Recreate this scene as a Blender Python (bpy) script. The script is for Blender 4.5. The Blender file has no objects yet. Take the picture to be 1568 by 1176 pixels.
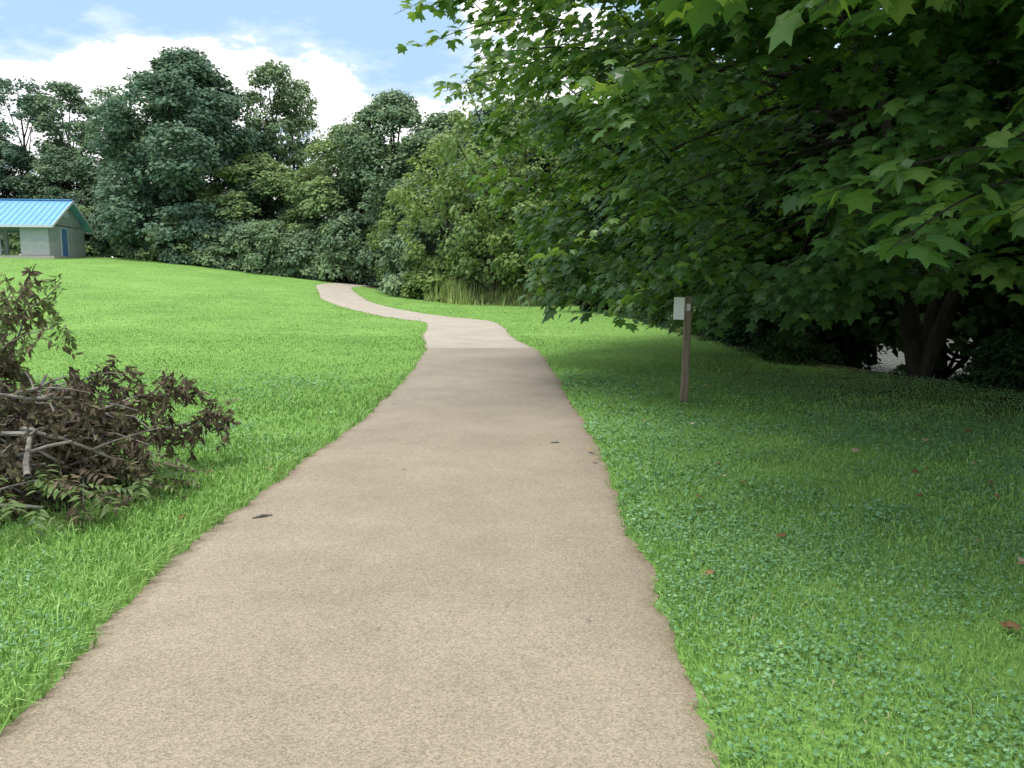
import bpy, math, numpy as np
from mathutils import Vector
rng = np.random.default_rng(7)
scene = bpy.context.scene
COL = scene.collection

# ---------------------------------------------------------------- helpers
def norm(a):
    return a / np.maximum(np.linalg.norm(a, axis=-1, keepdims=True), 1e-9)

class Geo:
    def __init__(s): s.V=[]; s.F=[]; s.M=[]; s.R=[]; s.n=0
    def add(s, V, F, mat=0, r=0.5):
        V=np.asarray(V,float); F=np.asarray(F,int)
        s.V.append(V); s.F.append(F+s.n); s.M.append(np.full(len(F),mat))
        s.R.append(np.broadcast_to(np.asarray(r,float),(len(V),)))
        s.n+=len(V)
    def mesh(s, name, mats, smooth=False):
        V=np.concatenate(s.V)
        loops=np.concatenate([f.ravel() for f in s.F])
        tot=np.concatenate([np.full(len(f),f.shape[1]) for f in s.F])
        st=np.concatenate([[0],np.cumsum(tot)[:-1]])
        me=bpy.data.meshes.new(name)
        me.vertices.add(len(V)); me.vertices.foreach_set('co',V.astype(np.float32).ravel())
        me.loops.add(len(loops)); me.loops.foreach_set('vertex_index',loops.astype(np.int32))
        me.polygons.add(len(tot)); me.polygons.foreach_set('loop_start',st.astype(np.int32))
        for m in mats: me.materials.append(m)
        me.polygons.foreach_set('material_index',np.concatenate(s.M).astype(np.int32))
        me.polygons.foreach_set('use_smooth',np.full(len(tot),smooth))
        a=me.attributes.new('rnd','FLOAT','POINT')
        a.data.foreach_set('value',np.concatenate(s.R).astype(np.float32))
        me.update(calc_edges=True)
        return me
    def build(s, name, mats, parent=None, smooth=False):
        ob=bpy.data.objects.new(name,s.mesh(name,mats,smooth)); COL.objects.link(ob)
        if parent: ob.parent=parent
        return ob
    def box(s, c, d, mat=0, rz=0, r=0.5):
        x,y,z=[q/2 for q in d]
        V=np.array([[-x,-y,-z],[x,-y,-z],[x,y,-z],[-x,y,-z],[-x,-y,z],[x,-y,z],[x,y,z],[-x,y,z]])
        cs,sn=math.cos(rz),math.sin(rz)
        V=np.c_[V[:,0]*cs-V[:,1]*sn, V[:,0]*sn+V[:,1]*cs, V[:,2]]+np.array(c)
        s.add(V,[[0,3,2,1],[4,5,6,7],[0,1,5,4],[1,2,6,5],[2,3,7,6],[3,0,4,7]],mat,r)
    def tube(s, P, R, sides=6, mat=0, r=0.5):
        P=np.asarray(P,float); R=np.asarray(R,float); n=len(P)
        T=norm(np.gradient(P,axis=0))
        ref=np.array([0.31,0.87,0.38]); 
        A=norm(np.cross(T,ref)); B=np.cross(T,A)
        th=np.linspace(0,2*np.pi,sides,endpoint=False)
        V=P[:,None]+R[:,None,None]*(np.cos(th)[None,:,None]*A[:,None]+np.sin(th)[None,:,None]*B[:,None])
        i=np.arange(n-1)[:,None]*sides; j=np.arange(sides)[None]; k=(j+1)%sides
        F=np.stack([i+j,i+k,i+sides+k,i+sides+j],-1).reshape(-1,4)
        s.add(V.reshape(-1,3),F,mat,r)
    def inst(s, proto, pos, tip, nrm, size, mat=0, r=None):
        PV,PF=proto; N=len(pos)
        if N==0: return
        z=norm(nrm); y=norm(tip-(tip*z).sum(1,keepdims=True)*z); x=np.cross(y,z)
        size=np.broadcast_to(size,(N,))
        V=pos[:,None]+size[:,None,None]*(PV[None,:,0,None]*x[:,None]+PV[None,:,1,None]*y[:,None]+PV[None,:,2,None]*z[:,None])
        k=len(PV)
        F=(PF[None]+np.arange(N)[:,None,None]*k).reshape(-1,PF.shape[1])
        if r is None: r=rng.random(N)
        s.add(V.reshape(-1,3),F,mat,np.repeat(r,k))

def bez(a,b,c,n=8):
    t=np.linspace(0,1,n)[:,None]; a,b,c=map(np.asarray,(a,b,c))
    return (1-t)**2*a+2*t*(1-t)*b+t*t*c
def patch(x,y,s=1.0,o=0):
    return (np.sin(x*1.7*s+o)+np.sin(y*1.3*s+1.1+o)+np.sin((x+y)*2.9*s+o*2)+np.sin((x*.8-y)*4.7*s+2))/4

def syc():
    o=[(0,0),(.22,-.10),(.36,.02),(.56,.10),(.38,.30),(.42,.42),(.54,.66),(.27,.60),(.17,.72),(0,1.0)]
    o=o+[(-x,y) for x,y in o[-2:0:-1]]
    V=np.array([(x,y,-.22*abs(x)-.22*y*y) for x,y in o]+[(0,.34,0.03)])
    n=len(o); F=np.array([[n,i,(i+1)%n] for i in range(n)])
    return V,F
SYC=syc()
o=[(0,0),(.5,.02),(.34,.30),(.5,.62),(.2,.62),(0,1.0),(-.2,.62),(-.5,.62),(-.34,.30),(-.5,.02)]
SYC2=(np.array([(x,y,-.22*abs(x)-.22*y*y) for x,y in o]),np.array([[0,1,2],[0,2,8],[0,8,9],[2,3,4],[2,4,6],[2,6,8],[8,6,7],[4,5,6]]))
DIA=(np.array([(0,0,0),(.42,.45,-.12),(0,1,0),(-.42,.45,-.12)]),np.array([[0,1,2,3]]))
LENS=(np.array([(0,0,0),(.16,.3,.03),(.15,.65,-.08),(0,1,-.3),(-.15,.65,-.08),(-.16,.3,.03)]),np.array([[0,1,4,5],[1,2,3,4]]))

# ---------------------------------------------------------------- terrain
def sp(x,w): return w*np.logaddexp(0,x/w)
def bankx(y): return np.interp(y,[-10,0,5,9,11.5,13.7,16,22,30,40,60,200],[13,12,10.3,8.6,7.4,6.3,5.7,5.1,4.7,4.2,4.5,8])
def H(x,y):
    x=np.asarray(x,float); y=np.asarray(y,float)
    base=0.02*(sp(y-15,2.)-sp(y-62,3.))
    s=(sp(y-12,2.5)-sp(y-62,4.))/43.
    hill=(.1*(sp(-x-4,1.2)-sp(-x-50,4.))-.075*(sp(-x-28,2.)-sp(-x-50,4.)))*s
    d=x-bankx(y)-.3
    far=np.clip((x-24-.05*y)/5,0,1)
    t=np.clip(d/3.2,0,1); t=t*t*(3-2*t); f=far*far*(3-2*far)
    return base+hill-2.0*t*(1-f)-base*t*(1-f)+.5*f
TLX=[-60,-32,-28,-20,-12,-6,-3,6]; TLY=[67,67,62,58.5,56.5,49,44,43]

CY=np.array([-3,2.6,4.3,7,10.5,14,18,22,25,28,30.1,32.3,35.5,40,45,49,52.5,56,59,63])
CX=np.array([-.5,-.55,-.59,-.51,-.47,-.52,-.72,-1.25,-1.45,-1.95,-3.4,-4.7,-6.4,-8.3,-9.7,-10.8,-11.6,-11.4,-10.2,-7])
CW=np.array([2.5,2.5,2.68,2.6,2.54,2.5,2.55,2.4,2.4,2.4,2.35,2.3,2.3,2.3,2.2,2.2,2.2,2.2,2.2,2.2])
cl=[];cw=[]
for i in range(len(CY)-1):
    p0=np.array([CX[max(i-1,0)],CY[max(i-1,0)]]);p1=np.array([CX[i],CY[i]]);p2=np.array([CX[i+1],CY[i+1]])
    j=min(i+2,len(CY)-1);p3=np.array([CX[j],CY[j]])
    n=max(6,int((CY[i+1]-CY[i])/(.05 if CY[i]<12 else .2)))
    for t in np.arange(n)/n:
        cl.append(.5*((2*p1)+(-p0+p2)*t+(2*p0-5*p1+4*p2-p3)*t*t+(-p0+3*p1-3*p2+p3)*t**3)); cw.append(CW[i]*(1-t)+CW[i+1]*t)
cl=np.array(cl);cw=np.array(cw)
ph=rng.random((2,14))*6.28; fr=np.array([.7,1.3,2.1,3.7,5.3,7.9,11,15,21,27,34,43,51,60.]); am=np.array([.018,.014,.012,.010,.009,.008,.007,.007,.006,.006,.005,.004,.004,.003])
def edge(y,side): 
    y=np.asarray(y,float)
    return (np.sin(y[...,None]*fr+ph[side])*am).sum(-1)
def path_d(x,y):
    out=np.empty(len(x))
    near=y<24
    c=np.interp(y[near],cl[:,1],cl[:,0]); w=np.interp(y[near],cl[:,1],cw)/2
    dx=x[near]-c
    out[near]=np.where(dx<0,-dx-w-edge(y[near],0),dx-w-edge(y[near],1))
    idx=np.where(~near)[0]; sub=cl[cl[:,1]>22][::2]; sw=cw[cl[:,1]>22][::2]
    for k in range(0,len(idx),20000):
        ii=idx[k:k+20000]
        D=np.hypot(x[ii,None]-sub[None,:,0],y[ii,None]-sub[None,:,1])-sw[None]/2
        out[ii]=D.min(1)
    return out

# ---------------------------------------------------------------- materials
def newmat(name):
    m=bpy.data.materials.new(name); m.use_nodes=True; nt=m.node_tree; nt.nodes.clear()
    out=nt.nodes.new('ShaderNodeOutputMaterial'); return m,nt,out
def N(nt,t,**k):
    n=nt.nodes.new(t)
    for a,b in k.items(): setattr(n,a,b)
    return n
def ramp(nt,fac,stops,interp='LINEAR'):
    r=N(nt,'ShaderNodeValToRGB'); r.color_ramp.interpolation=interp
    e=r.color_ramp.elements
    while len(e)<len(stops): e.new(.5)
    for q,(p,c) in zip(e,stops): q.position=p; q.color=(*c,1)
    nt.links.new(fac,r.inputs[0]); return r.outputs[0]
def noise(nt,scale,detail=3,rough=.55,vec=None,dim=None):
    n=N(nt,'ShaderNodeTexNoise'); n.inputs['Scale'].default_value=scale; n.inputs['Detail'].default_value=detail; n.inputs['Roughness'].default_value=rough
    if vec is not None: nt.links.new(vec,n.inputs['Vector'])
    return n.outputs['Fac']
def mix(nt,f,a,b,mode='MIX'):
    m=N(nt,'ShaderNodeMix',data_type='RGBA',blend_type=mode)
    for i,v in ((0,f),(6,a),(7,b)):
        if isinstance(v,(int,float)): m.inputs[i].default_value=v
        elif isinstance(v,tuple): m.inputs[i].default_value=(*v,1)
        else: nt.links.new(v,m.inputs[i])
    return m.outputs[2]
def pos(nt): return N(nt,'ShaderNodeTexCoord').outputs['Object']
def geo_pos(nt): return N(nt,'ShaderNodeNewGeometry').outputs['Position']

def leaf_mat(name,stops,transl=.35,rough=.45,spec=.35,tgain=(1.25,1.3,.5),objvar=0.0):
    """leaf colour: per-leaf random value stored in the mesh, optional per-tree tint"""
    m,nt,out=newmat(name)
    at=N(nt,'ShaderNodeAttribute',attribute_name='rnd')
    c=ramp(nt,at.outputs['Fac'],stops)
    if objvar:
        oi=N(nt,'ShaderNodeObjectInfo')
        v2=ramp(nt,oi.outputs['Random'],[(0,(1-objvar,1-objvar*.7,1-objvar*.1)),(.5,(1,1,1)),(1,(1+objvar*1.3,1+objvar,1-objvar*.4))])
        c=mix(nt,1.0,c,v2,'MULTIPLY')
    if spec>0.15:
        p=N(nt,'ShaderNodeBsdfPrincipled'); nt.links.new(c,p.inputs['Base Color'])
        p.inputs['Roughness'].default_value=rough; p.inputs['Specular IOR Level'].default_value=spec
    else:
        p=N(nt,'ShaderNodeBsdfDiffuse'); nt.links.new(c,p.inputs['Color'])
    if transl>0:
        t=N(nt,'ShaderNodeBsdfTranslucent'); nt.links.new(mix(nt,1.0,c,tgain,'MULTIPLY'),t.inputs['Color'])
        s=N(nt,'ShaderNodeMixShader'); s.inputs[0].default_value=transl
        nt.links.new(p.outputs[0],s.inputs[1]); nt.links.new(t.outputs[0],s.inputs[2]); nt.links.new(s.outputs[0],out.inputs[0])
    else: nt.links.new(p.outputs[0],out.inputs[0])
    return m
def simple(name,stops,scale=8,rough=.8,bump=0.0,bscale=30,stretch=None,spec=.3,metal=0):
    m,nt,out=newmat(name); v=pos(nt)
    if stretch:
        mp=N(nt,'ShaderNodeMapping'); mp.inputs['Scale'].default_value=stretch; nt.links.new(v,mp.inputs[0]); v=mp.outputs[0]
    c=ramp(nt,noise(nt,scale,5,.6,v),stops)
    p=N(nt,'ShaderNodeBsdfPrincipled'); nt.links.new(c,p.inputs['Base Color']); p.inputs['Roughness'].default_value=rough
    p.inputs['Specular IOR Level'].default_value=spec; p.inputs['Metallic'].default_value=metal
    if bump:
        b=N(nt,'ShaderNodeBump'); b.inputs['Strength'].default_value=bump; b.inputs['Distance'].default_value=.02
        nt.links.new(noise(nt,bscale,4,.6,v),b.inputs['Height']); nt.links.new(b.outputs[0],p.inputs['Normal'])
    nt.links.new(p.outputs[0],out.inputs[0]); return m

bark=simple('bark',[(.3,(.016,.013,.011)),(.7,(.045,.038,.032))],6,.9,.8,20,(1,1,.3))
bark_grey=simple('dead_branch_bark',[(.3,(.09,.078,.065)),(.7,(.34,.32,.29))],14,.9,.5,40)
hero_leaf=leaf_mat('sycamore_leaf',[(0,(.050,.12,.042)),(.6,(.10,.21,.060)),(1,(.22,.35,.085))],.40,.36,.5,(1.6,1.5,.55))
far_leaf=leaf_mat('hazy_forest_leaf',[(0,(.11,.18,.12)),(.55,(.175,.26,.16)),(1,(.28,.36,.20))],.22,.6,.1,(1.1,1.1,.8),objvar=.24)  # paler and bluer: distance haze is put into the leaf colour
dark_leaf=leaf_mat('riverside_shaded_leaf',[(0,(.020,.040,.018)),(.6,(.036,.072,.032)),(1,(.060,.105,.042))],0,.6,.1,objvar=.2)  # riverside foliage darkened; shade of the tree interior painted into the colour
light_leaf=leaf_mat('light_leaf',[(0,(.13,.22,.075)),(1,(.28,.37,.13))],.3,.55,.2,(1.25,1.2,.7),.1)
grass_m=leaf_mat('grass_blade',[(0,(.145,.27,.07)),(.55,(.245,.44,.11)),(.93,(.35,.56,.155)),(1,(.50,.50,.27))],0,.5,.25)
clover_m=leaf_mat('clover_leaf',[(0,(.095,.225,.095)),(.8,(.165,.33,.145)),(1,(.25,.42,.2))],0,.5,.3)
weed_m=leaf_mat('tall_weed',[(0,(.2,.28,.08)),(.7,(.34,.42,.14)),(1,(.5,.44,.26))],0,.6,.1)
wilt_m=leaf_mat('wilted_leaf',[(0,(.05,.042,.035)),(.4,(.135,.108,.08)),(.7,(.20,.165,.11)),(1,(.17,.20,.085))],.2,.7,.1,(1,1,.7))
dry_m=leaf_mat('fallen_leaf',[(0,(.16,.09,.045)),(.5,(.3,.2,.1)),(1,(.5,.45,.34))],.1,.7,.1,(1,1,.7))

def ground_mat():
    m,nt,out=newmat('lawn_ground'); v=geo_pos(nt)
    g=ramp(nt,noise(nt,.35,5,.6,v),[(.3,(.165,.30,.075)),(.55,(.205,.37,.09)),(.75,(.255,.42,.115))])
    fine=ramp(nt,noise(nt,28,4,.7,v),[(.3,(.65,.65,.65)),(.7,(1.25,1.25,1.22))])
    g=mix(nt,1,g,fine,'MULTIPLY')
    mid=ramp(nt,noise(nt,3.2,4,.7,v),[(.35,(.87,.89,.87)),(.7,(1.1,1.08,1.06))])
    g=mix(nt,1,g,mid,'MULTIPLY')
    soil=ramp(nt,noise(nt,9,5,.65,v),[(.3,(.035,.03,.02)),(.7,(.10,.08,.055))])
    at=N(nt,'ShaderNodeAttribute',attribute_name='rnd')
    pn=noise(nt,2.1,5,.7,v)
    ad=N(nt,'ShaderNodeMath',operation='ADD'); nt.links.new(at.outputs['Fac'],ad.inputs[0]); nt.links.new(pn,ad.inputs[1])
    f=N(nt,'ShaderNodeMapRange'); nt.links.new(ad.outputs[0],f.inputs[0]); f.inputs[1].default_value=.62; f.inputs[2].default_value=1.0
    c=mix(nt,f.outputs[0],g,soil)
    p=N(nt,'ShaderNodeBsdfPrincipled'); nt.links.new(c,p.inputs['Base Color']); p.inputs['Roughness'].default_value=.9; p.inputs['Specular IOR Level'].default_value=.1
    b=N(nt,'ShaderNodeBump'); b.inputs['Strength'].default_value=.6; b.inputs['Distance'].default_value=.04
    nt.links.new(noise(nt,22,5,.7,v),b.inputs['Height']); nt.links.new(b.outputs[0],p.inputs['Normal'])
    nt.links.new(p.outputs[0],out.inputs[0]); return m
def path_mat():
    m,nt,out=newmat('path_surface'); v=geo_pos(nt)
    big=ramp(nt,noise(nt,.55,5,.6,v),[(.3,(.315,.262,.196)),(.7,(.385,.325,.248))])
    vo=N(nt,'ShaderNodeTexVoronoi'); vo.inputs['Scale'].default_value=150; nt.links.new(v,vo.inputs['Vector'])
    sx=N(nt,'ShaderNodeSeparateColor'); nt.links.new(vo.outputs['Color'],sx.inputs[0])
    sp_=ramp(nt,sx.outputs[0],[(0,(.70,.69,.68)),(.5,(1,1,1)),(1,(1.26,1.25,1.23))])
    c=mix(nt,1,big,sp_,'MULTIPLY')
    dk=ramp(nt,noise(nt,80,3,.6,v),[(.3,(.66,.66,.66)),(.43,(1,1,1))])
    c=mix(nt,1,c,dk,'MULTIPLY')
    st=ramp(nt,noise(nt,1.9,6,.7,v),[(.35,(.92,.92,.93)),(.6,(1.04,1.04,1.04))])
    c=mix(nt,1,c,st,'MULTIPLY')
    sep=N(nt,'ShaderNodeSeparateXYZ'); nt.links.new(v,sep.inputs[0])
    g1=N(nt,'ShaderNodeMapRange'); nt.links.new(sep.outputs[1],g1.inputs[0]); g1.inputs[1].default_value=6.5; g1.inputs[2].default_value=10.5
    c=mix(nt,g1.outputs[0],c,mix(nt,1.0,c,(.88,.90,.95),'MULTIPLY'))  # middle stretch greyed: canopy shade put into the path colour
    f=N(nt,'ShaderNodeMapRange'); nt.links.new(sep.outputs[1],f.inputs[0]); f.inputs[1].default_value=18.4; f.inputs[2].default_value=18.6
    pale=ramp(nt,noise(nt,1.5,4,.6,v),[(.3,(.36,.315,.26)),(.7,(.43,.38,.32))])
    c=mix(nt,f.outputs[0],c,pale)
    at=N(nt,'ShaderNodeAttribute',attribute_name='rnd')
    ad=N(nt,'ShaderNodeMath',operation='ADD'); nt.links.new(at.outputs['Fac'],ad.inputs[0]); nt.links.new(noise(nt,6,5,.7,v),ad.inputs[1])
    f2=N(nt,'ShaderNodeMapRange'); nt.links.new(ad.outputs[0],f2.inputs[0]); f2.inputs[1].default_value=1.2; f2.inputs[2].default_value=1.6; f2.inputs[4].default_value=.6
    c=mix(nt,f2.outputs[0],c,(.20,.145,.09))
    p=N(nt,'ShaderNodeBsdfPrincipled'); nt.links.new(c,p.inputs['Base Color']); p.inputs['Roughness'].default_value=.85; p.inputs['Specular IOR Level'].default_value=.2
    b=N(nt,'ShaderNodeBump'); b.inputs['Strength'].default_value=.5; b.inputs['Distance'].default_value=.005
    nt.links.new(vo.outputs['Distance'],b.inputs['Height']); nt.links.new(b.outputs[0],p.inputs['Normal'])
    nt.links.new(p.outputs[0],out.inputs[0]); return m

def axis(lo,hi,c0,c1,fine,coarse):
    a=list(np.arange(c0,c1,fine)); s=fine; q=c1
    while q<hi: a.append(q); s=min(s*1.12,coarse); q+=s
    a.append(hi); s=fine; q=c0-fine; b=[]
    while q>lo: b.append(q); s=min(s*1.12,coarse); q-=s
    b.append(lo); return np.array(b[::-1]+a)
gx=axis(-400,400,-14,14,.3,25); gy=axis(-60,600,-4,64,.35,25)
X,Y=np.meshgrid(gx,gy); Z=H(X,Y)
g=Geo(); nx=len(gx); ny=len(gy)
i,j=np.meshgrid(np.arange(ny-1),np.arange(nx-1),indexing='ij'); q=(i*nx+j).ravel()
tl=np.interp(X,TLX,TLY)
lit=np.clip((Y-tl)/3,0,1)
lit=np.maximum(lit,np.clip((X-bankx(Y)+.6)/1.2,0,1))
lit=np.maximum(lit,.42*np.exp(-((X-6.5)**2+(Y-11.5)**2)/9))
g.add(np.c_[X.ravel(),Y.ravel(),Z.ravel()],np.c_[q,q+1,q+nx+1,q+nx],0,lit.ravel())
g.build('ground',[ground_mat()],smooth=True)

T=norm(np.gradient(cl,axis=0)); Nn=np.c_[T[:,1],-T[:,0]]
cols=np.linspace(-1,1,21); 
eL=edge(cl[:,1],0); eR=edge(cl[:,1],1)
rows=[]
for c in cols:
    off=(cw/2)*c+np.where(c<0,-eL*abs(c)**3,eR*abs(c)**3)
    P=cl+Nn*off[:,None]
    rows.append(np.c_[P,H(P[:,0],P[:,1])+.015-.012*(abs(c)>.99)])
V=np.stack(rows,1); n,m=V.shape[:2]
i,j=np.meshgrid(np.arange(n-1),np.arange(m-1),indexing='ij'); q=(i*m+j).ravel()
g=Geo(); g.add(V.reshape(-1,3),np.c_[q,q+1,q+m+1,q+m],0,np.tile(np.abs(cols)**6,n))
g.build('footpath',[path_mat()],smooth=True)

m,nt,out=newmat('river_water'); p=N(nt,'ShaderNodeBsdfPrincipled'); p.inputs['Base Color'].default_value=(.25,.26,.24,1); p.inputs['Roughness'].default_value=.12
b=N(nt,'ShaderNodeBump'); b.inputs['Strength'].default_value=.6; b.inputs['Distance'].default_value=.15; nt.links.new(noise(nt,2.5,3,.5,geo_pos(nt)),b.inputs['Height']); nt.links.new(b.outputs[0],p.inputs['Normal']); nt.links.new(p.outputs[0],out.inputs[0])
g=Geo(); g.add([[3,-60,-1.35],[60,-60,-1.35],[60,200,-1.35],[3,200,-1.35]],[[0,1,2,3]]); g.build('river',[m])

# ---------------------------------------------------------------- grass
def scatter(y0,y1,dens,side_margin=1.2):
    xm=.66*y1+side_margin; n=int(dens*2*xm*(y1-y0))
    x=rng.uniform(-xm,xm,n); y=rng.uniform(y0,y1,n)
    k=(np.abs(x)<.66*y+side_margin); x=x[k]; y=y[k]
    k=(x<bankx(y)+.2)&(y<np.interp(x,TLX,TLY)+.5)
    x=x[k];y=y[k]
    d=path_d(x,y)
    k=d>-.02+.07*rng.random(len(d))**1.5; return x[k],y[k],d[k]
g=Geo()
for (y0,y1,dens,h,w,cv_) in [(1.9,4.5,4200,.060,.0055,.17),(4.5,8,2200,.058,.008,.14),(8,13,950,.046,.011,.11),(13,22,420,.036,.014,.08),(22,38,160,.03,.021,.06),(38,62,40,.03,.03,.06)]:
    x,y,d=scatter(y0,y1,dens)
    keep=rng.random(len(x))>.45*np.exp(-((x-6.5)**2+(y-11.5)**2)/8); x,y,d=x[keep],y[keep],d[keep]
    n=len(x); z=H(x,y)
    lush=np.clip(1+.45*patch(x,y),.4,1.6)
    tuft=np.clip(patch(y*0,y,3.1,1)+.35,0,1)
    edgeb=1+(.7+1.1*tuft)*np.exp(-np.maximum(d,0)/.13)*(x<0)
    shade=np.where(x>.8,.72,1.0)
    hh=h*lush*edgeb*shade*rng.uniform(.45,1.35,n)*np.where(rng.random(n)<.03,1.8,1)
    a=rng.random(n)*6.283; L=np.c_[np.cos(a),np.sin(a),0*a]*rng.uniform(.2,1.1,n)[:,None]
    L[:,0]+=np.where((d<.15)&(y<24),-np.sign(x)*.6,0)
    a2=rng.random(n)*6.283; S=np.c_[np.cos(a2),np.sin(a2),0*a2]
    ww=(w*rng.uniform(.6,1.4,n))[:,None]; B=np.c_[x,y,z-.005]; up=np.array([[0,0,1.]]); H1=hh[:,None]
    M_=B+up*H1*.6+L*H1*.25; Tp=B+up*H1*rng.uniform(.5,1,(n,1))+L*H1*.8
    V=np.stack([B-S*ww/2,B+S*ww/2,M_+S*ww*.42,M_-S*ww*.42,Tp],1).reshape(-1,3)
    r=np.clip(.5+.2*patch(x,y,.5,3)+.12*patch(x,y,.17,1)+rng.normal(0,cv_,n),0,.93); r[rng.random(n)<.015]=1
    k=np.arange(n)[:,None]*5
    g.add(V,k+np.array([[0,1,2,3]]),0,np.repeat(r,5))
    g.F.append((g.n-n*5)+k+np.array([[3,2,4]])); g.M.append(np.zeros(n))
for (y0,y1,dens,s) in [(1.9,5,2800,.019),(5,9,1100,.027),(9,14,300,.038)]:
    x,y,d=scatter(y0,y1,dens)
    k=rng.random(len(x))<np.where(x>0,np.clip(.6+.9*patch(x,y,1.3,5),.02,1),np.clip(.12+.5*patch(x,y,1.1,2),0,1)); x,y=x[k],y[k]
    n=len(x); P=np.c_[x,y,H(x,y)+rng.uniform(.015,.055,n)]
    a=rng.random(n)*6.283
    g.inst(DIA,P,np.c_[np.cos(a),np.sin(a),rng.uniform(-.3,.3,n)],np.c_[rng.normal(0,.35,(n,2)),np.ones(n)],s*rng.uniform(.6,1.4,n),1,np.clip(.5+.3*patch(x,y,1.2)+rng.normal(0,.2,n),0,1))
g.build('lawn_grass',[grass_m,clover_m])

g=Geo(); n=7500
x=rng.uniform(-5,4.2,n); y=np.interp(x,[-5,-3,5],[46,42.5,41])+rng.normal(0,.8,n)+.5
a=rng.random(n)*6.283; hgt=rng.uniform(.3,1.0,n)*np.clip(.7+1.1*patch(x,y,.9),.12,1.5)*1.15
B=np.c_[x,y,H(x,y)]; L=np.c_[np.cos(a),np.sin(a),0*a]*.3; S=np.c_[np.sin(a),np.cos(a),0*a]*.035; h1=hgt[:,None]
V=np.stack([B-S,B+S,B+L*h1+np.array([[0,0,1]])*h1],1).reshape(-1,3)
g.add(V,np.arange(n*3).reshape(-1,3),0,np.repeat(rng.random(n),3)); g.build('tall_weeds',[weed_m])

# ---------------------------------------------------------------- forest trees
def tree_mesh(name,seed,h,R,z0,ncl,per,ls,leafm,profile,trunk_r=.3,csize=1.0,sparse=0.0):
    r_=np.random.default_rng(seed); g=Geo()
    lean=r_.normal(0,.03,2)*h
    top=np.array([lean[0],lean[1],h*.93])
    tr=bez([0,0,-.5],[lean[0]*.2,lean[1]*.2,h*.5],top,12)+np.r_[np.zeros((1,3)),r_.normal(0,.06,(11,3))]
    g.tube(tr,np.linspace(trunk_r,.04,12),8,0)
    nl=14; lob=[]
    for i in range(nl):
        f=(i+.5)/nl; z=z0+(h-z0)*f; a=i*2.4+r_.random()
        rr=R*np.interp(f,*profile)*r_.uniform(.72,1.1)
        e=np.array([math.cos(a)*rr,math.sin(a)*rr,min(z+rr*.25,h)])
        s=tr[int(np.clip((z/h)*.8*11,1,10))]
        g.tube(bez(s,(s+e)/2+[0,0,-.05*rr],e,7),np.linspace(trunk_r*.35,.02,7),5,0); lob.append(e)
    lob=np.array(lob)
    for _ in range(ncl):
        f=r_.random()**.9; a=r_.random()*6.283
        rr=R*np.interp(f,*profile)*(1-.5*r_.random()**2.2)*(1+.16*math.sin(3*a+5*f*3)+.12*math.sin(5*a-9*f))
        c=np.array([math.cos(a)*rr+lean[0]*f,math.sin(a)*rr+lean[1]*f,z0+(h-z0)*f])
        dd=np.linalg.norm(lob-c,axis=1); 
        if dd.min()>R*.3: c=c+(lob[dd.argmin()]-c)*.3
        o=norm(np.array([math.cos(a),math.sin(a),.7+1.2*f]))
        sz=csize*r_.uniform(.55,1.25); nn=int(per*r_.uniform(.6,1.3)*(1-sparse*r_.random()))
        d=norm(r_.normal(0,1,(nn,3))+o*.55); rad=r_.random((nn,1))**.4
        P=c+d*rad*sz*np.array([1,1,.6]); P[:,2]=np.maximum(P[:,2],.05)
        nr=norm(d*.6+o*.5+np.array([0,0,.5])+r_.normal(0,.45,(nn,3)))
        tp=norm(d*np.array([1,1,.3])+np.array([0,0,-.6])+r_.normal(0,.4,(nn,3)))
        g.inst(DIA,P,tp,nr,ls*r_.uniform(.6,1.4,nn),1,np.clip(.5+r_.normal(0,.12)+r_.normal(0,.2,nn),0,1))
    return g.mesh(name,[bark,leafm])
pA=([0,.15,.4,.65,.85,1],[.85,1,1,.9,.62,.12])
pB=([0,.2,.45,.7,.88,1],[.7,.85,1,.85,.6,.25])
pC=([0,.3,.6,.85,1],[.5,.9,1,.7,.25])
pD=([0,.3,.7,1],[1,1,.75,.25])
mA=tree_mesh('broad_crown',1,15,5.2,.3,520,80,.27,far_leaf,pA,.32,1.05)
mA2=tree_mesh('broad_crown_b',2,14,4.8,.3,480,80,.27,far_leaf,pA,.3,1.0)
mB=tree_mesh('tall_crown',3,17,3.5,2.5,300,60,.27,far_leaf,pB,.2,.8,.5)
mB2=tree_mesh('tall_crown_b',4,16,3.8,2,300,60,.27,far_leaf,pB,.2,.85,.5)
mC=tree_mesh('airy_crown',5,9,3.3,.8,230,45,.22,light_leaf,pC,.12,.65,.6)
mD=tree_mesh('shrub',6,3.2,2.3,0,90,75,.22,far_leaf,pD,.08,.7)
mD2=tree_mesh('shrub_b',8,2.6,2.0,0,80,75,.2,light_leaf,pD,.08,.6)
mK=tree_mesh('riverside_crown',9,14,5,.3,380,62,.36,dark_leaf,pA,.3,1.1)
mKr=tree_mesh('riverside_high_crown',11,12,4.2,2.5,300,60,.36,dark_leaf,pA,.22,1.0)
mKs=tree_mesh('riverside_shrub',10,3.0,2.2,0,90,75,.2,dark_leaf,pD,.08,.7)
forest=bpy.data.objects.new('distant_trees',None); COL.objects.link(forest)
river_trees=bpy.data.objects.new('riverside_trees',None); COL.objects.link(river_trees)
def put(me,x,y,s=1,sz=None,parent=forest,name='crown',rot=None):
    o=bpy.data.objects.new(name,me); COL.objects.link(o); o.parent=parent
    o.location=(x,y,float(H(x,y))-.1); o.rotation_euler=(0,0,rng.random()*6.28 if rot is None else rot)
    o.scale=(s,s,sz or s); return o
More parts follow.
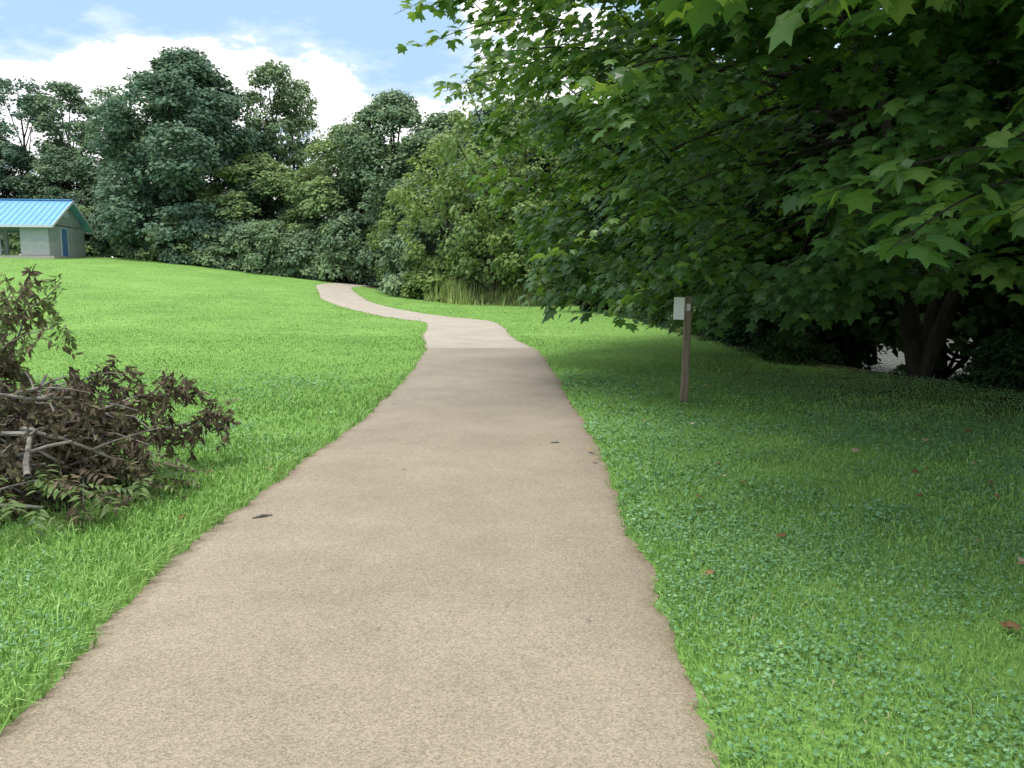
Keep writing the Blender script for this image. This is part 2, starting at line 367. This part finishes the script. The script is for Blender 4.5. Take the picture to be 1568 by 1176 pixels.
for me,x,y,s,sz in [
 (mB,-50,77,1,.95),(mB2,-45,76,1,1.0),(mB,-39.5,75,.95,.92),(mA,-47,74,.8,.70),(mA2,-40,74,.85,.68),(mB2,-56,77,1,.9),(mA,-55,74,1,.8),
 (mB2,-36,74,.85,.94),(mA2,-33,73.5,.85,.76),(mA,-26.3,65.5,1.15,1.07),(mA2,-26,67,1.0,1.05),(mB,-21.2,70,.95,1.02),(mB2,-19.3,72,.7,1.04),(mA2,-20.5,65,.85,.64),
 (mA,-16.2,67,.75,.58),(mA2,-12.5,62,.88,.82),(mA,-8.6,60,.9,.92),(mA2,-4.8,58,.95,.88),(mA,-.8,56,1,.85),(mA2,3,54,1,.9),
 (mA,-29,80,1,.74),(mA2,-14,76,.9,.66),(mA,-6,74,1.1,.85),(mA2,2,70,1.2,.95),(mA,8,62,1.2,1),(mA2,-60,75,1,.9),(mA,-66,79,1,1),
 (mA2,-9.5,67,1,.8)]:
    put(me,x,y,s,sz)
for x,y,s,sz in [(-.5,50,.6,.5),(2.6,46,.7,.6),(6.5,45,.8,.8)]: put(mK,x,y,s,sz,river_trees)
for k in range(9):
    put(mK,30+rng.uniform(-1,4)+.05*k,4+k*7.5,1.0,1.0+rng.uniform(-.1,.2),river_trees)
for x,y,s in [(8.2,27,.7),(7,34,.8),(13,50,1.),(20,56,1.1),(26,60,1.2),(18,66,1.2)]:
    put(mK,x,y,s,s*1.1,river_trees)
for x,y,s,sz in [(9.6,17.8,.8,.8),(13.2,14.8,.85,.8),(13,21,.8,.85),(17.5,18,1,.9),(16.5,12,1,.9),(15,8,.9,.9),(20,14,1,1),(9.0,22.5,.75,.8)]:
    put(mKr,x,y,s,sz,river_trees)
und=bpy.data.objects.new('undergrowth_shrubs',None); COL.objects.link(und)
for x in np.arange(-60,5,1.9):
    yy=np.interp(x,TLX,TLY)+1.4+rng.uniform(0,1.3)
    if abs(x+10)<1.6: yy+=5
    s=rng.uniform(.7,1.35); put(mD if rng.random()<.8 else mD2,x+rng.uniform(-.5,.5),yy,s,s*rng.uniform(.8,1.3),und,'shrub')
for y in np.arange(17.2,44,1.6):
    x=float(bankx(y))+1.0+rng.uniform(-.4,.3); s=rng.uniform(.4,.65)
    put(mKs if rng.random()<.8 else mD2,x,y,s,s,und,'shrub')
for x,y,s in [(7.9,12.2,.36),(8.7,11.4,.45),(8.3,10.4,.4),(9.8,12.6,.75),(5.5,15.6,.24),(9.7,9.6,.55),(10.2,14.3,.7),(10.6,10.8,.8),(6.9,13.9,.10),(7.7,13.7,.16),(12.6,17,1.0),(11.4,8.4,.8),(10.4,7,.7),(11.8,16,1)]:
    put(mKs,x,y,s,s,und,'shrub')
for y in np.arange(2,62,2.6):
    s=rng.uniform(.9,1.5); put(mKs,27+.05*y+rng.uniform(-1,1),y,s,s,und,'shrub')
for x,y,s in [(-1.9,44.5,.8),(-4.3,46,.9),(-.4,44.3,.55),(-39,69,1.1),(1.5,43.5,.6)]:
    put(mD2,x,y,s,s,und,'shrub')
for nm,x,y,s,sz in [('young_tree',-3.9,46.5,.9,1.0),('young_tree',-1.0,42.5,1.0,1.35),('young_tree',1.0,41,.8,.95),('young_tree',-7.2,54,.7,.75)]:
    put(mC,x,y,s,sz,None,nm)

# ---------------------------------------------------------------- big sycamores
def clear(P):
    """branches are kept trimmed in front of the sign on the post"""
    return ~((np.abs(P[:,0]-.205*P[:,1])<.28)&(P[:,2]<1.48)&(P[:,2]>.85)&(P[:,1]>5)&(P[:,1]<10.8))
def twig(g,P0,P1,sag,n,ls,rad=.008,spread=.12,clus=1):
    P=bez(P0,(np.array(P0)+np.array(P1))/2+[0,0,sag],P1,10); g.tube(P,np.linspace(rad,.0025,10),5,0)
    t=rng.uniform(.12,1,n); Q=np.stack([np.interp(t,np.linspace(0,1,10),P[:,k]) for k in range(3)],1)
    d=norm(np.array(P1)-np.array(P0))
    sd=norm(rng.normal(0,1,(n,3))*[1,1,.5]+d*.4); E=Q+sd*spread*rng.uniform(.3,1,(n,1))*np.array([1,1,.6])
    k=clear(E-[0,0,.06]); E,Q,sd=E[k],Q[k],sd[k]; n=len(E)
    for a,b in zip(Q,E): g.tube(np.stack([a,(a+b)/2+[0,0,.012],b]),np.array([.0022,.0018,.0016]),3,0)
    tp=norm(sd*.8+np.array([0,0,-.75])+rng.normal(0,.25,(n,3))); nr=norm(np.array([0,0,1])+sd*.45+rng.normal(0,.3,(n,3)))
    g.inst(SYC,E,tp,nr,ls*rng.uniform(.6,1.2,n),1,np.clip(rng.normal(.6,.22,n),0,1))
def big_tree(base,cen,rz,rimf,ztop,ncl,per,ls,seed,stems):
    global rng
    keep=rng; rng=np.random.default_rng(seed); g=Geo(); C=[];O=[];I=[]
    while len(C)<ncl:
        a=rng.random()*6.283; f=rng.random()**1.15; zr=rimf(a); z=zr+(ztop-zr)*f
        dep=rng.random()**1.6
        r=np.interp(z,*rz)*(1-.5*dep)*(1+.045*math.sin(4*a+z)+.04*math.sin(7*a-1.7*z))
        C.append([cen[0]+math.cos(a)*r,cen[1]+math.sin(a)*r,z]); O.append([math.cos(a),math.sin(a),.25+.1*z]); I.append(dep>.35 or math.cos(a-4.0)<-.35)
    C=np.array(C);O=norm(np.array(O))
    tips=[]
    for e in stems:
        e=np.array(e); P=bez(base,(np.array(base)+e)/2+[0,0,.8],e,10); g.tube(P,np.linspace(.15,.05,10),9,0); tips.append(P)
    tips=np.concatenate([t[4:] for t in tips])
    for c in C[::7]:
        s=tips[np.argmin(np.linalg.norm(tips-c,axis=1)+rng.random(len(tips))*2)]
        P=bez(s,(s+c)/2+np.array([0,0,.25*np.linalg.norm(c-s)]),c,8)+np.r_[np.zeros((1,3)),rng.normal(0,.04,(7,3))]
        g.tube(P,np.linspace(.045,.006,8),5,0)
    for c,o,inn in zip(C,O,I):
        n=int(per*rng.uniform(.6,1.4)*(.7 if inn else 1)); sz=rng.uniform(.4,.75); tone=rng.normal(.5,.13)
        d=norm(rng.normal(0,1,(n,3))+o*.6); P=c+d*rng.random((n,1))**.5*sz*np.array([1,1,.62])
        k=clear(P-[0,0,.06]); P,d=P[k],d[k]; n=len(P)
        if n==0: continue
        nr=norm(np.array([0,0,.9])+o*.6+d*.3+rng.normal(0,.33,(n,3)))
        tp=norm(o*.5+d*.5+np.array([0,0,-.8])+rng.normal(0,.3,(n,3)))
        g.inst(SYC2 if inn else SYC,P,tp,nr,(1.2 if inn else 1)*ls*rng.uniform(.5,1.25,n),1,np.clip(rng.normal(tone,.18,n),0,1))
        tw=np.stack([c-o*sz*.8,c,c+o*sz*.7-[0,0,.15]])
        if clear(tw).all(): g.tube(tw,np.array([.009,.006,.002]),4,0)
    rng=keep
    return g
TC=(7.8,13.6)
def rim(a):
    d=(a-math.radians(238)+math.pi)%(2*math.pi)-math.pi
    return 1.05+.55*math.exp(-(d/.45)**2)+ (.3 if abs(((a+math.pi)%(2*math.pi))-math.pi)<1.0 else 0)
hg=big_tree((6.9,13.4,-.2),TC,([0.8,1.3,2,3,4,6,8,10,12],[5.8,6.5,7.2,7.7,8.1,8.5,8.2,6.6,3]),rim,12,1700,54,.175,11,
   [(6.2,14.5,6),(7.6,12.6,6.5),(5.2,12.6,4.6),(9,14.5,7.5),(7.4,11.,4.4)])
for P0,P1,sag,n,ls in [((2.6,9.6,2.5),(.45,9.0,1.9),.25,46,.15),((3.,10,2.2),(1.5,9.3,1.35),.2,50,.15),((3,9.4,2.6),(1.9,9.4,1.65),.2,45,.15),
   ((3.2,9.8,3),(1.1,8.8,2.2),.3,50,.15),((1.8,10,5),(-.8,9.2,5.0),.4,36,.16),((1.5,10.5,4.4),(-.5,9.6,4.1),.3,36,.16),((1.2,11,6),(-1.3,10,5.6),.4,30,.16),
   ((1,11,5.6),(-1.5,10.6,4.95),.35,34,.16),((.8,11,5),(-1.15,10.4,4.5),.3,36,.16),((1,11.5,4.6),(-.9,11,4.1),.3,34,.16),((.8,10.6,5.2),(-1.0,10,4.85),.3,36,.16),
   ((1.6,11,3.6),(-.1,10.6,3.3),.2,40,.16),((2,8.6,3.9),(.6,7.6,3.3),.2,40,.16),((4.6,9,3),(3,8,2.2),.2,50,.16),
   ((4.4,8.6,2.6),(3.0,7.6,1.9),.2,50,.16),((5,8,3),(4.0,7.2,2.0),.2,50,.16),((1.9,10,2),(1.3,9.9,1.15),.15,45,.15)]:
    twig(hg,P0,P1,sag,n,ls,.014,.3)
hg.build('sycamore_tree',[bark,hero_leaf])
ng=big_tree((9.8,4.2,-.1),(6.6,5.2),([3,4,5,7,9,11],[4.2,5.5,6.2,6.5,5,2.5]),lambda a:4.0+.4*math.sin(3*a),11,950,54,.19,23,
   [(8,4.5,5.5),(9,5,6.5),(8.5,2,6.5),(7.0,6.2,5.1)])
for P0,P1,sag,n,ls in [((3.9,5.6,2.75),(2.35,4.6,2.0),.15,21,.19),((3.6,5.2,2.5),(1.65,4.4,2.02),.12,19,.19),((3.1,5.0,2.2),(1.95,4.2,1.72),.1,12,.19),
   ((3.9,5.2,2.3),(2.7,4.4,1.92),.1,22,.19),((4.5,6.5,4.2),(3.9,5.6,2.75),.1,20,.18),((4.4,6,4),(3.6,5.2,2.5),.1,20,.18),
   ((3,6,4.1),(.9,4.5,3.05),.2,32,.2),((3.2,5.6,4),(1.5,4.2,2.9),.2,34,.2),((3.6,6.2,4),(2.1,5.2,3.1),.2,34,.19),((4.4,6.2,4.2),(3.1,5.0,3.0),.2,34,.19),
   ((5,7,4.2),(3.6,5.6,3.2),.2,36,.19),((5.4,7,4.4),(4.3,6.2,2.8),.2,36,.19),((4.6,6.4,3.6),(3.5,5.4,2.6),.2,30,.19),((2.6,6,4.2),(.5,4.9,3.35),.2,26,.19)]:
    twig(ng,P0,P1,sag,n,ls,.012,.22)
ng.build('sycamore_tree',[bark,hero_leaf])

# ---------------------------------------------------------------- brush pile
g=Geo(); bc=np.array([-3.75,5.65,0])
tipsP=[]
def branch(a,b,c,r0):
    P=bez(a,b,c,9)+rng.normal(0,.015,(9,3)); P[:,2]=np.maximum(P[:,2],.01); g.tube(P,np.linspace(r0,.004,9),6,0); return P
for k in range(125):
    a=rng.random()*6.283; r0=rng.uniform(0,.85); L=rng.uniform(.5,1.15)
    s=bc+[math.cos(a+2)*r0,math.sin(a+2)*r0,rng.uniform(.0,.6)]
    e=s+[math.cos(a)*L*1.05,math.sin(a)*L*.8,rng.uniform(-.25,.38)]; e[2]=max(e[2],.05)
    tipsP.append(branch(s,(s+e)/2+[0,0,rng.uniform(.05,.35)],e,rng.uniform(.005,.018)))
for s,m_,e,r in [((-4.6,5.0,.05),(-3.6,5.4,.5),(-2.75,6.4,.72),.036),((-4.7,4.6,.1),(-3.7,5.0,.25),(-2.9,5.6,.35),.03),((-4.2,6,.1),(-3.3,6.2,.35),(-2.5,6.9,.42),.022),
      ((-3.9,6.3,.3),(-3.5,6.3,.9),(-3.1,6.3,.85),.012),((-3.5,6.4,.2),(-3,6.5,.75),(-2.75,6.5,.72),.01),((-3.2,6.6,.1),(-2.6,6.8,.5),(-2.5,6.8,.45),.01)]:
    P=branch(np.array(s),np.array(m_),np.array(e),r); tipsP+= [P,P,P]
for s,m_,e,r in [((-4.2,6.2,.3),(-4.0,6.2,1.2),(-3.45,6.1,1.55),.014),((-4.1,6.2,.3),(-4,6,1.2),(-3.72,6,1.5),.012),((-4.3,6,.3),(-4.2,6,1.0),(-3.75,6.0,1.2),.012),((-4.3,5.9,.3),(-4.1,5.9,1.0),(-3.4,5.9,1.25),.012),((-4.4,6.3,.3),(-4.3,6.3,1.3),(-4.0,6.2,1.65),.012),((-4.2,6.3,.3),(-4.1,6.3,1.2),(-3.7,6.3,1.7),.012)]:
    P=branch(np.array(s),np.array(m_),np.array(e),r); tipsP+= [P,P]
for s,e,r in [((-4.3,4.75,.55),(-3.2,5.9,.8),.030),((-4.2,5.0,.3),(-2.95,5.25,.5),.022),((-3.1,4.95,.35),(-3.6,6.1,.85),.022),((-4.0,4.7,.25),(-3.0,4.95,.15),.018),((-3.3,5.3,.6),(-2.75,5.5,.3),.016),((-4.0,4.6,.5),(-3.2,4.9,.62),.02),((-3.9,5.1,.9),(-3.1,5.6,.75),.018)]:
    s=np.array(s);e=np.array(e); P=bez(s,(s+e)/2+rng.normal(0,.09,3),e,9)+rng.normal(0,.012,(9,3)); g.tube(P,np.linspace(r,r*.5,9),8,0)
    q=P[5]; g.tube(bez(q,q+(e-s)*.2+[0,0,.12],q+(e-s)*.35+rng.normal(0,.12,3)+[0,0,.15],6),np.linspace(r*.6,.004,6),6,0)
for P in tipsP:
    for _ in range(rng.integers(7,12)):
        c=P[rng.integers(2,9)]+rng.normal(0,.06,3); L=rng.uniform(.12,.28)
        out_=norm(np.array([*rng.normal(0,.6,2),-.8])); n=int(rng.integers(12,22))
        t=np.linspace(.1,1,n)[:,None]; Q=c+out_*t*L+np.array([0,0,.03]); Q[:,2]=np.maximum(Q[:,2],.015)
        g.tube(np.stack([c,c+out_*L*.5,c+out_*L]),np.array([.003,.002,.001]),3,0)
        sd=norm(np.cross(out_,[.3,.5,.2]))*np.where(np.arange(n)%2,1,-1)[:,None]
        tp=norm(out_*.7+sd*.8+rng.normal(0,.35,(n,3))+[0,0,-.3]); up_=c[2]>.95; br=.6*rng.random()+(.2 if up_ else 0)
        g.inst(LENS,Q,tp,rng.normal(0,1,(n,3)),rng.uniform(.045,.09,n),2 if (up_ and rng.random()<.45) else 1,np.clip(rng.normal(.22+br,.15,n),0,1))
for k in range(80):
    a=rng.uniform(3.3,6.6); rr=rng.uniform(.7,1.25); c=bc+[math.cos(a)*rr,math.sin(a)*rr*.9,rng.uniform(.06,.35)]; n=14
    dr=norm(np.array([math.cos(a)+rng.normal(0,.5),math.sin(a)+rng.normal(0,.5),-.3])); t=np.linspace(0,1,n)[:,None]; sd=np.cross(dr,[0,0,1])*np.where(np.arange(n)%2,1,-1)[:,None]
    g.inst(LENS,c+dr*t*.26,norm(sd+dr*.5+[0,0,-.25]),norm(np.array([0,0,1])+rng.normal(0,.25,(n,3))),rng.uniform(.06,.1,n),2 if rng.random()<.55 else 1,np.clip(rng.normal(.55,.25,n),0,.95))
brush_leaf=leaf_mat('brush_green_leaf',[(0,(.07,.12,.04)),(1,(.20,.29,.10))],.3,.5,.3,(1.2,1.2,.5))
g.build('brush_pile',[bark_grey,wilt_m,brush_leaf])

# ---------------------------------------------------------------- signpost
wood=simple('weathered_wood',[(.3,(.13,.10,.075)),(.7,(.30,.235,.18))],5,.85,.5,30,(6,6,.6))
whitep=simple('sign_panel_paint',[(.3,(.76,.78,.82)),(.7,(.84,.86,.88))],6,.5)
galv=simple('galvanised_steel',[(.3,(.3,.3,.3)),(.7,(.5,.5,.5))],20,.4,metal=.8)
sgn=bpy.data.objects.new('trail_signpost',None); COL.objects.link(sgn); sgn.location=(2.29,10.5,0); sgn.rotation_euler=(0,math.radians(1),math.radians(-8))
g=Geo(); x=.05
prof=[(-.15,x),(.5,x*.99),(1.37,x*.97),(1.4,x*.7)]
V=[];
for z,s in prof:
    for a,b in [(-1,-.8),(-.8,-1),(.8,-1),(1,-.8),(1,.8),(.8,1),(-.8,1),(-1,.8)]: V.append((a*s,b*s,z))
F=[[k*8+j,k*8+(j+1)%8,k*8+8+(j+1)%8,k*8+8+j] for k in range(3) for j in range(8)]
g.add(V,F); g.add(np.array(V[-8:]),[[0,1,2,3,4,5,6,7]]); g.build('post',[wood],sgn)
g=Geo(); g.box((-.12,-.03,1.24),(.135,.012,.29)); g.build('sign_panel',[whitep],sgn)
g=Geo(); g.box((-.08,-.018,1.17),(.07,.01,.025)); g.box((-.08,-.018,1.31),(.07,.01,.025)); g.tube([(-.0,-.056,1.31),(0,-.046,1.31)],[.008,.008],8); g.build('brackets',[galv],sgn)
g=Geo(); g.box((.0,-.057,1.26),(.05,.012,.09)); g.build('marker_plate',[galv],sgn)

# ---------------------------------------------------------------- shelter
blue=simple('blue_metal_roof',[(.3,(.13,.34,.60)),(.7,(.17,.42,.70))],2,.4,spec=.4)
bluep=simple('blue_paint',[(.3,(.07,.18,.38)),(.7,(.09,.23,.46))],3,.5)
siding=simple('grey_siding',[(.3,(.30,.35,.38)),(.7,(.38,.43,.46))],2,.8)
block=simple('pale_block',[(.3,(.36,.39,.40)),(.7,(.45,.47,.47))],5,.9,.3,20)
trim=simple('white_trim',[(.3,(.55,.60,.65)),(.7,(.64,.68,.72))],3,.5)
slab=simple('concrete_slab',[(.3,(.34,.32,.28)),(.7,(.44,.42,.38))],3,.9)
sh=bpy.data.objects.new('park_shelter',None); COL.objects.link(sh)
sx,sy=-33.0,60.0; sh.location=(sx,sy,float(H(sx,sy))-.15); sh.rotation_euler=(0,0,math.radians(6))
EV,RG,W2=2.25,4.15,3.0
g=Geo(); g.box((-7,0,.02),(15,7,.3)); g.build('floor_slab',[slab],sh)
g=Geo()
g.box((-.95,-W2+.08,EV/2+.15),(1.9,.16,EV-.1)); g.box((-.95,W2-.08,EV/2+.15),(1.9,.16,EV-.1))
g.box((-1.83,0,EV/2+.15),(.14,2*W2-.34,EV-.12))
g.box((-.08,0,EV/2+.15),(.16,2*W2-.34,EV-.12))
V=[(0,-W2,EV+.2),(0,W2,EV+.2),(0,0,RG),(-.16,-W2,EV+.2),(-.16,W2,EV+.2),(-.16,0,RG)]
g.add(V,[[0,1,2],[3,5,4]]); g.add(V,[[0,3,4,1]])
g.build('walls',[siding],sh)
g=Geo()
g.box((.012,0,.7),(.03,2*W2,.95)); g.box((-.95,-W2-.012,.7),(1.9,.03,.95)); g.build('block_wainscot',[block],sh)
g=Geo()
for k in range(12): 
    yy=-W2+.4+k*.47; zt=EV+.1+(RG-EV-.35)*(1-abs(yy)/W2)
    g.box((.012,yy,(1.18+zt)/2),(.02,.035,zt-1.18))
g.build('battens',[siding],sh)
g=Geo(); g.box((.035,-.6,1.2),(.05,.95,2.0)); g.box((-3.0,2.2,1.3),(1.6,.08,2.1)); g.build('doors',[bluep],sh)
g=Geo(); g.box((.04,-1.12,1.22),(.06,.08,2.1)); g.box((.04,-.08,1.22),(.06,.08,2.1)); g.box((.04,-.6,2.25),(.06,1.12,.08))
g.box((.03,0,3.3),(.05,.7,.45)); 
g.build('door_trim',[trim],sh)
g=Geo()
for k in range(6):
    for yy in (-W2+.1,W2-.1): g.box((-3.4-k*2.3,yy,EV/2+.2),(.22,.22,EV-.1))
g.box((-7.95,-W2+.1,EV+.2),(12.1,.2,.22)); g.box((-7.95,W2-.1,EV+.2),(12.1,.2,.22)); g.build('posts_and_beams',[trim],sh)
g=Geo(); ov=.55; x0,x1=-14.6,.55; sl=(RG-EV-.2)/W2
for sgn_ in (-1,1):
    ye=sgn_*(W2+ov); ze=EV+.28-sl*ov; zr=RG+.08
    V=[(x0,ye,ze),(x1,ye,ze),(x1,0,zr),(x0,0,zr)]; V+= [(a,b,c+.07) for a,b,c in V]
    g.add(V,[[0,1,2,3],[4,5,6,7],[0,1,5,4],[1,2,6,5],[0,3,7,4]])
    for xx in np.arange(x0+.2,x1,.42):
        A=[(xx-.025,ye,ze+.071),(xx+.025,ye,ze+.071),(xx+.025,0,zr+.071),(xx-.025,0,zr+.071)]; A+=[(a,b,c+.04) for a,b,c in A]
        g.add(A,[[4,5,6,7],[0,1,5,4],[0,3,7,4],[1,2,6,5]])
g.box(((x0+x1)/2,0,RG+.2),(x1-x0,.3,.05)); g.build('roof',[blue],sh)
g=Geo()
for sgn_ in (-1,1):
    ye=sgn_*(W2+ov); ze=EV+.28-sl*ov; zr=RG+.08
    V=[(x1+.003,ye,ze-.12),(x1+.04,ye,ze-.12),(x1+.04,0,zr-.12),(x1+.003,0,zr-.12)]; V+=[(a,b,c+.2) for a,b,c in V]
    g.add(V,[[0,1,2,3],[4,5,6,7],[0,1,5,4],[1,2,6,5],[2,3,7,6],[3,0,4,7]])
    g.box(((x0+x1)/2,ye+sgn_*.02,ze-.02),(x1-x0,.035,.17))
g.build('fascia',[trim],sh)
g=Geo(); g.box((-7,.5,.85),(1.8,.8,.06)); g.box((-7,-.1,.5),(1.8,.28,.05)); g.box((-7,1.1,.5),(1.8,.28,.05)); g.box((-7.6,.5,.5),(.1,1.3,.65)); g.box((-6.4,.5,.5),(.1,1.3,.65)); g.build('picnic_table',[wood],sh)

# ---------------------------------------------------------------- fallen leaves, debris
g=Geo()
n=150; x=rng.uniform(-2.2,5.5,n); y=rng.uniform(2.3,15,n)
on=path_d(x,y)<.05; x,y=x[~on],y[~on]
ex=np.array([(1.48,8.7),(1.06,4.05),(2.95,5.6),(.74,7.2),(.72,6.8),(-1.52,10.2),(2.2,3.4)]); x=np.r_[x,ex[:,0]]; y=np.r_[y,ex[:,1]]; n=len(x)
a=rng.random(n)*6.283
g.inst(SYC,np.c_[x,y,H(x,y)+.055],np.c_[np.cos(a),np.sin(a),0*a+.1],np.c_[rng.normal(0,.25,(n,2)),np.ones(n)],rng.uniform(.035,.07,n),0)
g.build('fallen_leaves',[dry_m])
g=Geo()
for x,y,L,a in [(.42,7.65,.09,.1),(-1.66,5.15,.13,.6),(-.05,8.4,.03,2),(-.6,3.4,.025,.5),(.35,3.5,.03,2.2),(-.2,5.9,.025,1.),(-.9,6.5,.03,.3)]:
    d=np.array([math.cos(a),math.sin(a),0])*L/2; c=np.array([x,y,.022]); g.tube(np.stack([c-d,c+[0,0,.006],c+d]),np.array([.006,.012,.005])*(.3 if L<.08 else .9),6)
g.build('fallen_twigs',[bark_grey])

# ---------------------------------------------------------------- light, sky, camera
sd=Vector((-.24,-.2,.95)).normalized(); el=math.asin(sd.z); az=math.atan2(sd.x,sd.y)
L=bpy.data.lights.new('sun','SUN'); L.energy=3.4; L.angle=math.radians(24); L.color=(1,.975,.92)
lo=bpy.data.objects.new('sun',L); COL.objects.link(lo); lo.rotation_euler=sd.to_track_quat('Z','Y').to_euler(); lo.location=(-20,-10,40)
w=bpy.data.worlds.new('World'); scene.world=w; w.use_nodes=True; nt=w.node_tree; nt.nodes.clear()
out=N(nt,'ShaderNodeOutputWorld'); bg=N(nt,'ShaderNodeBackground'); bg.inputs[1].default_value=.15
sky=N(nt,'ShaderNodeTexSky',sky_type='NISHITA'); sky.sun_disc=False; sky.sun_elevation=el; sky.sun_rotation=az; sky.air_density=1.0; sky.dust_density=1.0; sky.ozone_density=1.5
tc=N(nt,'ShaderNodeTexCoord').outputs['Generated']
sep=N(nt,'ShaderNodeSeparateXYZ'); nt.links.new(tc,sep.inputs[0])
def M(op,a,b):
    n=N(nt,'ShaderNodeMath',operation=op)
    for i,v in enumerate((a,b)):
        if isinstance(v,(int,float)): n.inputs[i].default_value=v
        else: nt.links.new(v,n.inputs[i])
    return n.outputs[0]
zz=M('ADD',M('MAXIMUM',sep.outputs[2],0),.22)
cv=N(nt,'ShaderNodeCombineXYZ'); nt.links.new(M('DIVIDE',sep.outputs[0],zz),cv.inputs[0]); nt.links.new(M('DIVIDE',sep.outputs[1],zz),cv.inputs[1]); cv.inputs[2].default_value=3.3
n1=noise(nt,1.55,6,.6,cv.outputs[0])
hz=N(nt,'ShaderNodeMapRange'); nt.links.new(sep.outputs[2],hz.inputs[0]); hz.inputs[1].default_value=.2; hz.inputs[2].default_value=.36; hz.inputs[3].default_value=.10; hz.inputs[4].default_value=-.02
fill_cloud=N(nt,'ShaderNodeMapRange'); nt.links.new(sep.outputs[2],fill_cloud.inputs[0]); fill_cloud.inputs[1].default_value=.45; fill_cloud.inputs[2].default_value=.65; fill_cloud.inputs[3].default_value=0; fill_cloud.inputs[4].default_value=.15  # extra overhead cloud, out of view, added to raise ambient light
n3=noise(nt,7,5,.6,cv.outputs[0])
cl_=M('ADD',M('ADD',M('ADD',n1,hz.outputs[0]),fill_cloud.outputs[0]),M('MULTIPLY',M('SUBTRACT',n3,.5),.18))
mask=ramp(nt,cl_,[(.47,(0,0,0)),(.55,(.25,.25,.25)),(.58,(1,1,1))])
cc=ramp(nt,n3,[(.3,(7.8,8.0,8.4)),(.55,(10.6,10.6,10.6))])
haze=mix(nt,.75,sky.outputs[0],(3.8,5.6,7.5))
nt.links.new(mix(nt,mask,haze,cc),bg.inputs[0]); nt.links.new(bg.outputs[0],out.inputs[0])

cam=bpy.data.cameras.new('camera'); co=bpy.data.objects.new('camera',cam); COL.objects.link(co)
co.location=(0,0,1.55); co.rotation_euler=(math.radians(90-7.1),0,0); cam.lens=28; cam.sensor_width=36; cam.clip_end=2000; cam.clip_start=.05
scene.camera=co
scene.view_settings.view_transform='Standard'; scene.view_settings.look='None'; scene.view_settings.exposure=0
print('verts',sum(len(m.vertices) for m in bpy.data.meshes))
